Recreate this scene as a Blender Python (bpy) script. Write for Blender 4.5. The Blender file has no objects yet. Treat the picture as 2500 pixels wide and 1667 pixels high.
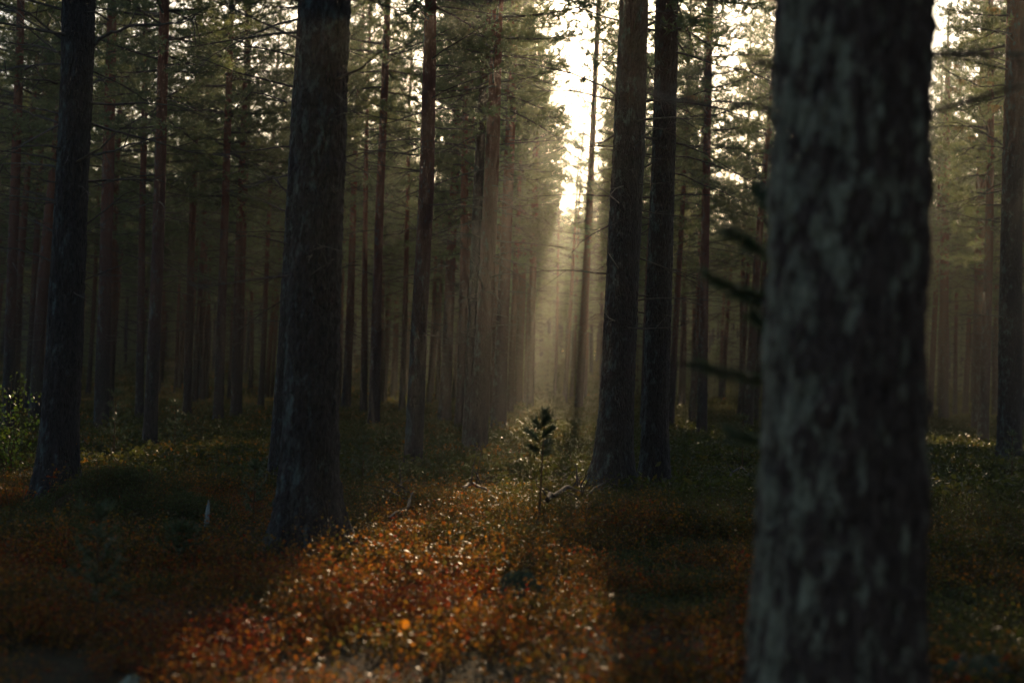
import bpy, math, random
import numpy as np
from mathutils import Vector, Matrix, Euler

SC = bpy.context.scene
COL = SC.collection
R = math.radians

# ------------------------------------------------------------------ camera
F = 3472.0                      # focal length in pixels of the 2500 px wide photograph (50 mm on 36 mm)
CX, CY = 1250.0, 833.5
CAMH = 1.15
TILT, ROLL = 1.76, 1.5
cam_d = bpy.data.cameras.new('camera')
cam = bpy.data.objects.new('camera', cam_d); COL.objects.link(cam)
cam_d.sensor_width = 36.0; cam_d.lens = 50.0
cam_d.clip_start = 0.05; cam_d.clip_end = 3000
CR = Euler((R(90 + TILT), 0, 0)).to_matrix() @ Matrix.Rotation(R(ROLL), 3, 'Z')
cam.matrix_world = Matrix.Translation((0, 0, CAMH)) @ CR.to_4x4()
cam_d.dof.use_dof = True
cam_d.dof.focus_distance = 15.0
cam_d.dof.aperture_fstop = 1.8
cam_d.dof.aperture_blades = 0
SC.camera = cam

def ray(px, py):
    return (CR @ Vector(((px - CX) / F, -(py - CY) / F, -1))).normalized()

SUN = ray(1478, -25)            # where the sun stands, just above the frame
SUN_EL = math.asin(SUN.z); SUN_AZ = math.atan2(SUN.x, SUN.y)

# ------------------------------------------------------------------ world, sun, exposure
W = bpy.data.worlds.new('World'); SC.world = W; W.use_nodes = True
nt = W.node_tree; nt.nodes.clear()
sky = nt.nodes.new('ShaderNodeTexSky'); sky.sky_type = 'NISHITA'; sky.sun_disc = False
sky.sun_elevation = SUN_EL; sky.sun_rotation = SUN_AZ
sky.air_density = 1.0; sky.dust_density = 1.5; sky.ozone_density = 1.0
bg = nt.nodes.new('ShaderNodeBackground'); bg.inputs[1].default_value = 0.07
wo = nt.nodes.new('ShaderNodeOutputWorld')
nt.links.new(sky.outputs[0], bg.inputs[0]); nt.links.new(bg.outputs[0], wo.inputs[0])
sl = bpy.data.lights.new('sun', 'SUN'); sl.energy = 5.0; sl.angle = R(0.5); sl.color = (1.0, 0.71, 0.43)
so = bpy.data.objects.new('sun', sl); COL.objects.link(so)
so.rotation_euler = SUN.to_track_quat('Z', 'Y').to_euler(); so.location = SUN * 300
vs = SC.view_settings
vs.view_transform = 'Standard'; vs.look = 'None'; vs.gamma = 1.0; vs.exposure = 1.3
vs.use_curve_mapping = False
cy = SC.cycles
cy.use_denoising = True
cy.max_bounces = 5; cy.diffuse_bounces = 3; cy.glossy_bounces = 2; cy.transmission_bounces = 3
cy.volume_bounces = 0; cy.transparent_max_bounces = 4
cy.caustics_reflective = False; cy.caustics_refractive = False

# ------------------------------------------------------------------ noise and geometry helpers
def _h(ix, iy, seed):
    n = (ix.astype(np.int64) * 374761393 + iy.astype(np.int64) * 668265263 + seed * 974634777) & 0xffffffff
    n = ((n ^ (n >> 13)) * 1274126177) & 0xffffffff
    return ((n ^ (n >> 16)) & 0xffff) / 65535.0
def vn(x, y, seed=0):
    x = np.asarray(x, float); y = np.asarray(y, float)
    x0 = np.floor(x); y0 = np.floor(y); fx = x - x0; fy = y - y0
    fx = fx * fx * (3 - 2 * fx); fy = fy * fy * (3 - 2 * fy)
    a = _h(x0, y0, seed); b = _h(x0 + 1, y0, seed); c = _h(x0, y0 + 1, seed); d = _h(x0 + 1, y0 + 1, seed)
    return (a * (1 - fx) + b * fx) * (1 - fy) + (c * (1 - fx) + d * fx) * fy
def cell(x, y, seed=0):
    """F2 - F1 of a cellular pattern"""
    x0 = np.floor(x); y0 = np.floor(y)
    f1 = np.full(x.shape, 9.0); f2 = np.full(x.shape, 9.0)
    for i in (-1, 0, 1):
        for j in (-1, 0, 1):
            cx = x0 + i; cyy = y0 + j
            d = np.hypot(cx + _h(cx, cyy, seed) - x, cyy + _h(cx, cyy, seed + 7) - y)
            n1 = np.minimum(f1, d); f2 = np.minimum(np.maximum(f1, d), f2); f1 = n1
    return f2 - f1

MOUNDS = []                     # (x, y, rx, ry, h)
def ground_z(x, y):
    x = np.asarray(x, float); y = np.asarray(y, float)
    z = 0.16 * (vn(x / 3.1 + 9, y / 3.1, 3) - 0.5) + 0.07 * (vn(x / 1.1, y / 1.1 + 4, 5) - 0.5)
    z = z + 0.5 * (vn(x / 14, y / 14, 8) - 0.5) * np.clip((y - 16) / 30, 0, 1)
    r = np.clip((np.hypot(x, y) - 75) / 100, 0, None)
    z = z + 4.0 * np.clip(r, 0, 1) ** 2 * (3 - 2 * np.clip(r, 0, 1))
    for (mx, my, rx, ry, h) in MOUNDS:
        z = z + h * np.exp(-(((x - mx) / rx) ** 2 + ((y - my) / ry) ** 2) ** 1.3)
    return z
def at_depth(px, py, Y):
    d = ray(px, py); return Vector((0, 0, CAMH)) + d * (Y / d.y)
def on_ground(px, py, flat=False):
    d = ray(px, py); z = 0.0
    for _ in range(8):
        t = (z - CAMH) / d.z
        p = Vector((0, 0, CAMH)) + d * t
        if flat: break
        z = 0.5 * z + 0.5 * float(ground_z(p.x, p.y))
    return Vector((p.x, p.y, float(ground_z(p.x, p.y))))
CRI = np.array(CR.transposed())
def to_px(P):
    q = (np.asarray(P, float) - np.array([0, 0, CAMH])) @ CRI.T
    w = np.maximum(-q[..., 2], 1e-4)
    return CX + F * q[..., 0] / w, CY - F * q[..., 1] / w

# mound of lingonberry by the left trunk, hummocks
for (px, py, wx, wy, h) in ((290, 1255, .50, .45, .32), (400, 1275, .45, .35, .14), (1270, 1475, .30, .25, .06),
                            (2420, 1690, .5, .3, .06), (1430, 1030, 2.2, 3, .22), (1290, 1010, 1.2, 2.5, .15)):
    p = on_ground(px, py); MOUNDS.append((p.x, p.y, wx, wy, h))

def mesh_from(name, V, faces_n, idx, mats, matidx=None, smooth=False):
    """V (n,3); faces_n = list/array of loop counts; idx = flat loop vertex indices"""
    me = bpy.data.meshes.new(name)
    V = np.asarray(V, np.float32); idx = np.asarray(idx, np.int32); fn = np.asarray(faces_n, np.int32)
    me.vertices.add(len(V)); me.vertices.foreach_set('co', V.ravel())
    me.loops.add(len(idx)); me.loops.foreach_set('vertex_index', idx)
    me.polygons.add(len(fn))
    st = np.concatenate(([0], np.cumsum(fn)[:-1])).astype(np.int32)
    me.polygons.foreach_set('loop_start', st); me.polygons.foreach_set('loop_total', fn)
    if matidx is not None: me.polygons.foreach_set('material_index', np.asarray(matidx, np.int32))
    if smooth: me.polygons.foreach_set('use_smooth', np.ones(len(fn), bool))
    for m in mats: me.materials.append(m)
    me.update(calc_edges=True)
    return me
class MB:
    def __init__(s): s.V = []; s.N = []; s.I = []; s.M = []; s.n = 0
    def add(s, V, F, mi=0):
        V = np.asarray(V, np.float32).reshape(-1, 3); F = np.asarray(F, np.int64)
        s.V.append(V); s.I.append((F + s.n).ravel()); s.N.append(np.full(len(F), F.shape[1])); s.M.append(np.full(len(F), mi)); s.n += len(V)
    def tris(s, T, mi=0):                                  # (n,3,3)
        n = len(T)
        if n: s.add(T.reshape(-1, 3), np.arange(3 * n).reshape(-1, 3), mi)
    def quads(s, Q, mi=0):
        n = len(Q)
        if n: s.add(Q.reshape(-1, 3), np.arange(4 * n).reshape(-1, 4), mi)
    def tube(s, P, rad, seg=5, mi=0, cap=False):
        P = np.asarray(P, float); rad = np.asarray(rad, float) * np.ones(len(P)); k = len(P)
        T = np.gradient(P, axis=0); T /= np.linalg.norm(T, axis=1)[:, None] + 1e-9
        up = np.where(np.abs(T[:, 2:3]) > 0.9, np.array([[1., 0, 0]]), np.array([[0, 0, 1.]]))
        A = np.cross(T, up); A /= np.linalg.norm(A, axis=1)[:, None] + 1e-9; B = np.cross(T, A)
        a = np.arange(seg) * 2 * np.pi / seg
        V = P[:, None] + rad[:, None, None] * (np.cos(a)[None, :, None] * A[:, None] + np.sin(a)[None, :, None] * B[:, None])
        i, j = np.meshgrid(np.arange(k - 1), np.arange(seg), indexing='ij'); j2 = (j + 1) % seg
        Fq = np.stack([i * seg + j, i * seg + j2, (i + 1) * seg + j2, (i + 1) * seg + j], -1).reshape(-1, 4)
        s.add(V.reshape(-1, 3), Fq, mi)
    def mesh(s, name, mats, smooth=False):
        return mesh_from(name, np.concatenate(s.V), np.concatenate(s.N), np.concatenate(s.I), mats, np.concatenate(s.M), smooth)
def link(name, me, parent=None, loc=None):
    o = bpy.data.objects.new(name, me); COL.objects.link(o)
    if parent is not None: o.parent = parent
    if loc is not None: o.location = loc
    return o
def tag(o, label=None, cat=None, group=None, kind=None):
    if label: o['label'] = label
    if cat: o['category'] = cat
    if group: o['group'] = group
    if kind: o['kind'] = kind
    return o
def thing(name, loc, label, cat, group=None):
    o = link(name, None, None, loc); o.empty_display_size = 0.2
    return tag(o, label, cat, group)

# ------------------------------------------------------------------ materials
def mat(name):
    m = bpy.data.materials.new(name); m.use_nodes = True
    m.node_tree.nodes.clear(); return m, m.node_tree
def N(t, typ, **kw):
    n = t.nodes.new(typ)
    for k, v in kw.items():
        if k[0] == 'i' and k[1:].isdigit(): n.inputs[int(k[1:])].default_value = v
        else: setattr(n, k, v)
    return n
def ramp(t, src, stops, interp='LINEAR'):
    n = t.nodes.new('ShaderNodeValToRGB'); n.color_ramp.interpolation = interp
    e = n.color_ramp.elements
    while len(e) < len(stops): e.new(0.5)
    for k, (p, c) in enumerate(stops):
        e[k].position = p; e[k].color = (c, c, c, 1) if isinstance(c, (int, float)) else (*c, 1)
    t.links.new(src, n.inputs[0]); return n.outputs[0]
def mixc(t, fac, a, b, mode='MIX'):
    n = t.nodes.new('ShaderNodeMix'); n.data_type = 'RGBA'; n.blend_type = mode
    for s, v in ((0, fac), (6, a), (7, b)):
        if hasattr(v, 'links') or hasattr(v, 'is_linked'): t.links.new(v, n.inputs[s])
        elif isinstance(v, tuple): n.inputs[s].default_value = (*v, 1)
        else: n.inputs[s].default_value = v
    return n.outputs[2]
def math_n(t, op, a, b=0.0, clamp=False):
    n = t.nodes.new('ShaderNodeMath'); n.operation = op; n.use_clamp = clamp
    for s, v in ((0, a), (1, b)):
        if hasattr(v, 'is_linked'): t.links.new(v, n.inputs[s])
        else: n.inputs[s].default_value = v
    return n.outputs[0]
def noise(t, vec, scale, detail=3, rough=.55):
    n = t.nodes.new('ShaderNodeTexNoise'); n.inputs['Scale'].default_value = scale
    n.inputs['Detail'].default_value = detail; n.inputs['Roughness'].default_value = rough
    if vec is not None: t.links.new(vec, n.inputs['Vector'])
    return n.outputs['Fac']

def bark_material(name='pine_bark', lt=(.56, .72), lcol=(.070, .095, .095), lscale=13, warm=1.0, onset=(4.2, 9.0)):
    m, t = mat(name)
    tc = N(t, 'ShaderNodeTexCoord'); oi = N(t, 'ShaderNodeObjectInfo')
    off = N(t, 'ShaderNodeVectorMath', operation='MULTIPLY_ADD')
    t.links.new(tc.outputs['Object'], off.inputs[0]); off.inputs[1].default_value = (1, 1, .28)
    rv = N(t, 'ShaderNodeCombineXYZ'); r20 = math_n(t, 'MULTIPLY', oi.outputs['Random'], 37.0)
    for k in range(3): t.links.new(r20, rv.inputs[k])
    t.links.new(rv.outputs[0], off.inputs[2])
    vec = off.outputs[0]
    wob = N(t, 'ShaderNodeTexNoise', i2=14.0); t.links.new(vec, wob.inputs['Vector'])
    va = N(t, 'ShaderNodeVectorMath', operation='MULTIPLY_ADD'); t.links.new(wob.outputs['Color'], va.inputs[0])
    va.inputs[1].default_value = (.09, .09, .09); t.links.new(vec, va.inputs[2])
    n1 = noise(t, va.outputs[0], 17, 2, .5); n2 = noise(t, va.outputs[0], 41, 2, .5)
    r1 = math_n(t, 'ABSOLUTE', math_n(t, 'SUBTRACT', n1, .5)); r2 = math_n(t, 'ABSOLUTE', math_n(t, 'SUBTRACT', n2, .5))
    plate = math_n(t, 'ADD', math_n(t, 'MULTIPLY', ramp(t, r1, [(.0, 0), (.09, 1)]), .6), math_n(t, 'MULTIPLY', ramp(t, r2, [(.0, 0), (.09, 1)]), .4))
    fine = noise(t, vec, 70, 4, .65)
    big = noise(t, vec, 2.4, 3)
    h = math_n(t, 'ADD', math_n(t, 'MULTIPLY', plate, .7), math_n(t, 'MULTIPLY', fine, .5))
    lowc = mixc(t, plate, (.005, .004, .0045), (.021, .018, .019))
    lowc = mixc(t, ramp(t, fine, [(.35, .0), (.7, 1.0)]), lowc, (.036, .031, .031))
    if warm != 1.0: lowc = mixc(t, 1.0, lowc, (warm * 1.2, warm, warm * .82), 'MULTIPLY')
    # orange flaky bark higher up
    sep = N(t, 'ShaderNodeSeparateXYZ'); t.links.new(tc.outputs['Object'], sep.inputs[0])
    hz = math_n(t, 'ADD', sep.outputs[2], math_n(t, 'MULTIPLY', math_n(t, 'SUBTRACT', big, .5), 2.5))
    hm = N(t, 'ShaderNodeMapRange'); t.links.new(hz, hm.inputs[0]); hm.inputs[1].default_value = onset[0]; hm.inputs[2].default_value = onset[1]
    upc = mixc(t, fine, (.060, .026, .020), (.17, .068, .044))
    col = mixc(t, hm.outputs[0], lowc, upc)
    # pale grey-green lichen; its left bias also paints in bluish light from that side
    ge = N(t, 'ShaderNodeNewGeometry'); sg = N(t, 'ShaderNodeSeparateXYZ'); t.links.new(ge.outputs['Normal'], sg.inputs[0])
    side = math_n(t, 'MULTIPLY', sg.outputs[0], -.10)
    lv = N(t, 'ShaderNodeVectorMath', operation='MULTIPLY_ADD'); t.links.new(tc.outputs['Object'], lv.inputs[0]); lv.inputs[1].default_value = (1, 1, .55); t.links.new(rv.outputs[0], lv.inputs[2])
    lic = noise(t, lv.outputs[0], lscale, 4, .62)
    lic = math_n(t, 'ADD', lic, side)
    lic = math_n(t, 'ADD', lic, math_n(t, 'MULTIPLY', math_n(t, 'SUBTRACT', big, .5), .25))
    lf = ramp(t, lic, [(lt[0], 0), (lt[1], 1)])
    lf = math_n(t, 'MULTIPLY', lf, math_n(t, 'ADD', math_n(t, 'MULTIPLY', plate, .7), .15))
    col = mixc(t, lf, col, lcol)
    bs = N(t, 'ShaderNodeBsdfPrincipled'); t.links.new(col, bs.inputs['Base Color'])
    bs.inputs['Roughness'].default_value = .9; bs.inputs['Specular IOR Level'].default_value = .15
    bu = N(t, 'ShaderNodeBump'); bu.inputs['Strength'].default_value = .9; bu.inputs['Distance'].default_value = .02
    t.links.new(h, bu.inputs['Height']); t.links.new(bu.outputs[0], bs.inputs['Normal'])
    o = N(t, 'ShaderNodeOutputMaterial'); t.links.new(bs.outputs[0], o.inputs[0])
    return m
def leaf_mat(name, colour_fn, trans=.45, rough=.45, spec=.4, tint=(1.25, 1.1, .7)):
    m, t = mat(name)
    c = colour_fn(t)
    bs = N(t, 'ShaderNodeBsdfPrincipled'); t.links.new(c, bs.inputs['Base Color'])
    bs.inputs['Roughness'].default_value = rough; bs.inputs['Specular IOR Level'].default_value = spec
    tr = N(t, 'ShaderNodeBsdfTranslucent'); t.links.new(mixc(t, 1.0, c, tint, 'MULTIPLY'), tr.inputs[0])
    mx = N(t, 'ShaderNodeMixShader'); mx.inputs[0].default_value = trans
    t.links.new(bs.outputs[0], mx.inputs[1]); t.links.new(tr.outputs[0], mx.inputs[2])
    o = N(t, 'ShaderNodeOutputMaterial'); t.links.new(mx.outputs[0], o.inputs[0])
    return m
def simple_mat(name, c1, c2, scale=20, rough=.9, bump=.5):
    m, t = mat(name); tc = N(t, 'ShaderNodeTexCoord')
    f = noise(t, tc.outputs['Object'], scale, 5, .65)
    bs = N(t, 'ShaderNodeBsdfPrincipled'); t.links.new(mixc(t, ramp(t, f, [(.3, 0), (.7, 1)]), c1, c2), bs.inputs['Base Color'])
    bs.inputs['Roughness'].default_value = rough; bs.inputs['Specular IOR Level'].default_value = .2
    bu = N(t, 'ShaderNodeBump'); bu.inputs['Strength'].default_value = bump; bu.inputs['Distance'].default_value = .01
    t.links.new(f, bu.inputs['Height']); t.links.new(bu.outputs[0], bs.inputs['Normal'])
    o = N(t, 'ShaderNodeOutputMaterial'); t.links.new(bs.outputs[0], o.inputs[0]); return m

def wpos(t): return N(t, 'ShaderNodeNewGeometry').outputs['Position']
def rnd_island(t): return N(t, 'ShaderNodeNewGeometry').outputs['Random Per Island']
def needle_c(t):
    f = noise(t, wpos(t), .35, 2)
    a = mixc(t, ramp(t, f, [(.35, 0), (.65, 1)]), (.060, .105, .068), (.095, .132, .074))
    return mixc(t, math_n(t, 'MULTIPLY', rnd_island(t), .5), a, (.13, .13, .05))
def shrub_c(t):
    p = wpos(t)
    sp = N(t, 'ShaderNodeSeparateXYZ'); t.links.new(p, sp.inputs[0])
    zone = N(t, 'ShaderNodeMapRange'); t.links.new(sp.outputs[1], zone.inputs[0])
    zone.inputs[1].default_value = 8; zone.inputs[2].default_value = 16
    zone.inputs[3].default_value = 0; zone.inputs[4].default_value = .30
    zx = N(t, 'ShaderNodeMapRange'); t.links.new(sp.outputs[0], zx.inputs[0])
    zx.inputs[1].default_value = .5; zx.inputs[2].default_value = 1.6; zx.inputs[3].default_value = 0; zx.inputs[4].default_value = .12
    f = math_n(t, 'ADD', noise(t, p, 1.15, 3, .6), math_n(t, 'MULTIPLY', math_n(t, 'SUBTRACT', rnd_island(t), .5), .34))
    lowf = math_n(t, 'MULTIPLY', math_n(t, 'SUBTRACT', noise(t, p, .38, 2), .5), .7)
    f = math_n(t, 'ADD', f, lowf)
    f = math_n(t, 'ADD', f, zone.outputs[0]); f = math_n(t, 'ADD', f, zx.outputs[0])
    return ramp(t, f, [(.16, (.055, .007, .007)), (.29, (.115, .018, .009)), (.38, (.135, .042, .013)), (.46, (.165, .085, .018)), (.54, (.085, .055, .016)), (.64, (.048, .044, .016)), (.8, (.028, .040, .016))])
M_BARK = bark_material()
M_BARK_R = bark_material('reddish_pine_bark', onset=(1.2, 6.0))
M_BARK_L = bark_material('lichened_lit_pine_bark', (.51, .62), (.19, .19, .14), 19, 1.7)  # nearest trunk: lichen, plus light on the trunk put into a brighter base
M_NEEDLE = leaf_mat('pine_needles', needle_c, .58, .5, .3, (1.22, 1.10, .80))
M_SHRUB = leaf_mat('autumn_bilberry_leaves', shrub_c, .66, .46, .24, (1.75, 1.4, .7))
M_LING = leaf_mat('lingonberry_leaves', lambda t: mixc(t, ramp(t, math_n(t, 'ADD', math_n(t, 'MULTIPLY', noise(t, wpos(t), 2.2, 2), .6), math_n(t, 'MULTIPLY', rnd_island(t), .4)), [(.3, 0), (.7, 1)]), (.026, .042, .018), (.075, .080, .028)), .45, .55, .15)
M_TWIG = simple_mat('dead_twig', (.030, .024, .021), (.085, .075, .068), 30)
M_STEM = simple_mat('shrub_stem', (.035, .022, .012), (.08, .045, .02), 30)
M_BIRCH = leaf_mat('birch_leaves', lambda t: mixc(t, rnd_island(t), (.030, .075, .012), (.065, .095, .014)), .5, .4, .4)
M_SAPL = leaf_mat('young_pine_needles', lambda t: mixc(t, rnd_island(t), (.022, .042, .020), (.042, .064, .026)), .3, .45, .4)
M_DEADFALL = simple_mat('fallen_wood', (.016, .012, .010), (.055, .045, .038), 40)
M_BLEACH = simple_mat('bleached_wood', (.10, .12, .12), (.19, .21, .21), 40)
M_MOSS = simple_mat('moss', (.012, .016, .009), (.075, .090, .045), 38, .95, 1.0)
M_LICHEN = simple_mat('reindeer_lichen', (.10, .12, .08), (.26, .28, .20), 60)
M_YLEAF = leaf_mat('yellow_leaf', lambda t: mixc(t, rnd_island(t), (.45, .19, .015), (.40, .16, .015)), .5, .4, .4, (1.1, .95, .5))
M_BEARD = leaf_mat('beard_lichen', lambda t: mixc(t, rnd_island(t), (.16, .13, .07), (.22, .18, .10)), .55, .7, .1, (1.3, 1.0, .7))

def ground_material():
    m, t = mat('forest_floor'); p = wpos(t)
    f = noise(t, p, 1.3, 4, .6); g = noise(t, p, 28, 5, .7)
    a = mixc(t, ramp(t, f, [(.38, 0), (.62, 1)]), (.035, .018, .010), (.028, .034, .014))
    a = mixc(t, ramp(t, g, [(.4, 0), (.75, 1)]), a, (.075, .055, .025))
    bs = N(t, 'ShaderNodeBsdfPrincipled'); t.links.new(a, bs.inputs['Base Color']); bs.inputs['Roughness'].default_value = .95
    bs.inputs['Specular IOR Level'].default_value = .1
    bu = N(t, 'ShaderNodeBump'); bu.inputs['Strength'].default_value = 1; bu.inputs['Distance'].default_value = .04
    t.links.new(g, bu.inputs['Height']); t.links.new(bu.outputs[0], bs.inputs['Normal'])
    o = N(t, 'ShaderNodeOutputMaterial'); t.links.new(bs.outputs[0], o.inputs[0]); return m

# ------------------------------------------------------------------ ground
def build_ground():
    u = np.linspace(-1, 1, 241); xs = 300 * np.sinh(u * 4.6) / np.sinh(4.6)
    v = np.linspace(-.72, 1, 331); ys = 8 + 520 * np.sinh(v * 4.4) / np.sinh(4.4)
    X, Y = np.meshgrid(xs, ys); Z = ground_z(X, Y)
    V = np.stack([X, Y, Z], -1).reshape(-1, 3); w = len(xs)
    i, j = np.meshgrid(np.arange(len(ys) - 1), np.arange(w - 1), indexing='ij')
    Fq = np.stack([i * w + j, i * w + j + 1, (i + 1) * w + j + 1, (i + 1) * w + j], -1).reshape(-1, 4)
    b = MB(); b.add(V, Fq)
    o = link('ground', b.mesh('ground', [ground_material()], True)); o['kind'] = 'structure'
build_ground()

# ------------------------------------------------------------------ sunlit openings: gaps in the canopy
SUNV = np.array(SUN)
# ellipses on the ground (centre and radii given as photograph pixels) that the sun reaches through the gaps
LIT = [(1130, 1400, 280, 80), (1010, 1350, 200, 40), (1180, 1560, 245, 130), (1080, 1640, 330, 70), (1290, 1225, 125, 55), (1390, 1170, 70, 45),
       (1440, 1025, 45, 26), (1315, 1050, 75, 40), (1390, 1060, 60, 25), (1770, 1005, 22, 12), (2260, 1068, 50, 10), (2410, 1075, 40, 10),
       (2420, 1650, 90, 22), (290, 1150, 60, 7), (830, 1400, 90, 40), (1560, 1010, 26, 10), (1705, 1545, 28, 45), (370, 1095, 25, 7)]
def in_lit(P):
    """does the straight line from these points down along the sunlight end in a sunlit opening?"""
    t = (P[:, 2] - 0.12) / SUNV[2]
    G = P - t[:, None] * SUNV[None]
    ok = G[:, 1] > 4.0
    px, py = to_px(np.stack([G[:, 0], np.maximum(G[:, 1], 4.0), np.full(len(G), .12)], -1))
    wob = .55 * (vn(P[:, 0] * 1.7, P[:, 2] * 1.7, 41) - .5)
    m = np.zeros(len(P), bool)
    for (cx, cyy, rx, ry) in LIT:
        m |= ((px - cx) / rx) ** 2 + ((py - cyy) / ry) ** 2 < 1.35 + wob
    m &= vn(G[:, 0] * 2.6 + 3, G[:, 1] * 1.3, 43) > .20            # twigs and clumps that stay in the gap dapple the light
    m &= ok
    return m

# ------------------------------------------------------------------ pine crowns
def unit(a): return a / (np.linalg.norm(a, axis=-1, keepdims=True) + 1e-9)
def needle_tris(P, D, rng, n=13, length=.095, width=.018, spread=.9, along=.13):
    """brush shoots at P pointing along D -> (k*n,3,3) triangles and shoot index"""
    k = len(P)
    rd = unit(rng.normal(size=(k, n, 3)))
    rd = rd - (rd * D[:, None]).sum(-1, keepdims=True) * D[:, None]; rd = unit(rd)
    d = unit(D[:, None] * .75 + rd * spread * rng.uniform(.5, 1.1, (k, n, 1)))
    b = P[:, None] + D[:, None] * rng.uniform(-.4, .6, (k, n, 1)) * along
    s = unit(np.cross(d, rng.normal(size=(k, n, 3))))
    w = width * rng.uniform(.7, 1.3, (k, n, 1)); L = length * rng.uniform(.7, 1.25, (k, n, 1))
    T = np.stack([b - s * w * .5, b + s * w * .5, b + d * L], 2)
    return T.reshape(-1, 3, 3), np.repeat(np.arange(k), n)
class Crown: pass
def make_crown(seed, H=16.0, cb=.46, rmax=2.0, dens=1.0):
    rng = np.random.default_rng(seed); c = Crown()
    wood = MB(); P = []; D = []
    z = H * cb; 
    while z < H - .15:
        t = (z - H * cb) / (H * (1 - cb))
        nb = rng.integers(3, 6)
        a0 = rng.uniform(0, 6.28)
        for k in range(nb):
            a = a0 + k * 2 * math.pi / nb + rng.normal() * .25
            L = rmax * (min(1, .45 + t * 2.2)) * (1 - t) ** .65 * rng.uniform(.6, 1.15) + .12
            el = R(-8 + 58 * t + rng.normal() * 9)
            zb = z + rng.normal() * .08
            n = 6; s = np.linspace(0, 1, n)
            curve = .16 * L * s ** 2 * (1 if rng.random() < .75 else -1)
            dv = np.array([math.cos(a) * math.cos(el), math.sin(a) * math.cos(el), math.sin(el)])
            sd = np.array([-math.sin(a), math.cos(a), 0])
            pts = np.array([0, 0, zb]) + s[:, None] * L * dv + curve[:, None] * np.array([0, 0, 1]) + (rng.normal() * .12 * L * s ** 2)[:, None] * sd
            wood.tube(pts, np.linspace(.008 + .012 * L, .004, n), 3)
            m = max(3, int(L / .125))
            for q in range(m):
                u = .22 + .78 * (q + rng.random()) / m
                p0 = np.array([np.interp(u, s, pts[:, i]) for i in range(3)])
                sg = 1 if q % 2 else -1
                td = dv * .75 + sd * sg * rng.uniform(.35, 1.0) + np.array([0, 0, rng.uniform(-.15, .45)]); td /= np.linalg.norm(td)
                tl = rng.uniform(.18, .5) * (1.15 - .6 * u) * min(1, L)
                p1 = p0 + td * tl
                wood.add(np.array([p0, p0 + np.array([0, 0, .012]), p1]), [[0, 1, 2]])
                ns = max(2, int(tl / .065 * dens))
                for e in range(ns):
                    v = (e + 1) / ns
                    P.append(p0 + td * tl * v + rng.normal(size=3) * .045)
                    dd = td + rng.normal(size=3) * .55 + np.array([0, 0, .25]); D.append(dd / np.linalg.norm(dd))
            P.append(pts[-1]); D.append(unit(pts[-1] - pts[-2]))
        z += rng.uniform(.26, .46)
    c.P = np.array(P); c.D = np.array(D)
    c.T, c.id = needle_tris(c.P, c.D, rng)
    c.H = H
    # bare and dead branches below the crown
    z = 1.8
    while z < H * cb + 1.0:
        for k in range(rng.integers(1, 4)):
            a = rng.uniform(0, 6.28); L = rng.uniform(.25, 1.7) * min(1, .35 + z / 6)
            el = R(rng.normal() * 14 + 4); n = 5; s = np.linspace(0, 1, n)
            dv = np.array([math.cos(a) * math.cos(el), math.sin(a) * math.cos(el), math.sin(el)])
            pts = np.array([0, 0, z]) + s[:, None] * L * dv + np.array([0, 0, 1]) * (-.14 * L * s ** 2 * rng.uniform(-.5, 1.5))[:, None] + np.cumsum(rng.normal(size=(n, 3)) * .03 * L, 0) * s[:, None]
            wood.tube(pts, np.linspace(.006 + .006 * L, .002, n), 3)
            for q in range(rng.integers(2, 11)):
                u = rng.uniform(.25, 1); p0 = np.array([np.interp(u, s, pts[:, i]) for i in range(3)])
                td = unit(dv + rng.normal(size=3) * .6); l2 = rng.uniform(.1, .5) * L
                wood.add(np.array([p0, p0 + np.array([0, 0, .008]), p0 + td * l2]), [[0, 1, 2]])
        z += rng.uniform(.12, .32)
    c.wood = wood.mesh('branchwork', [M_TWIG], True)
    b = MB(); b.tris(c.T); c.mesh = b.mesh('crown', [M_NEEDLE])
    return c
CROWNS = [make_crown(100 + i, cb=(.33, .38, .42, .30, .36)[i], rmax=(2.2, 1.9, 2.4, 2.0, 2.1)[i]) for i in range(5)]

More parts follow.
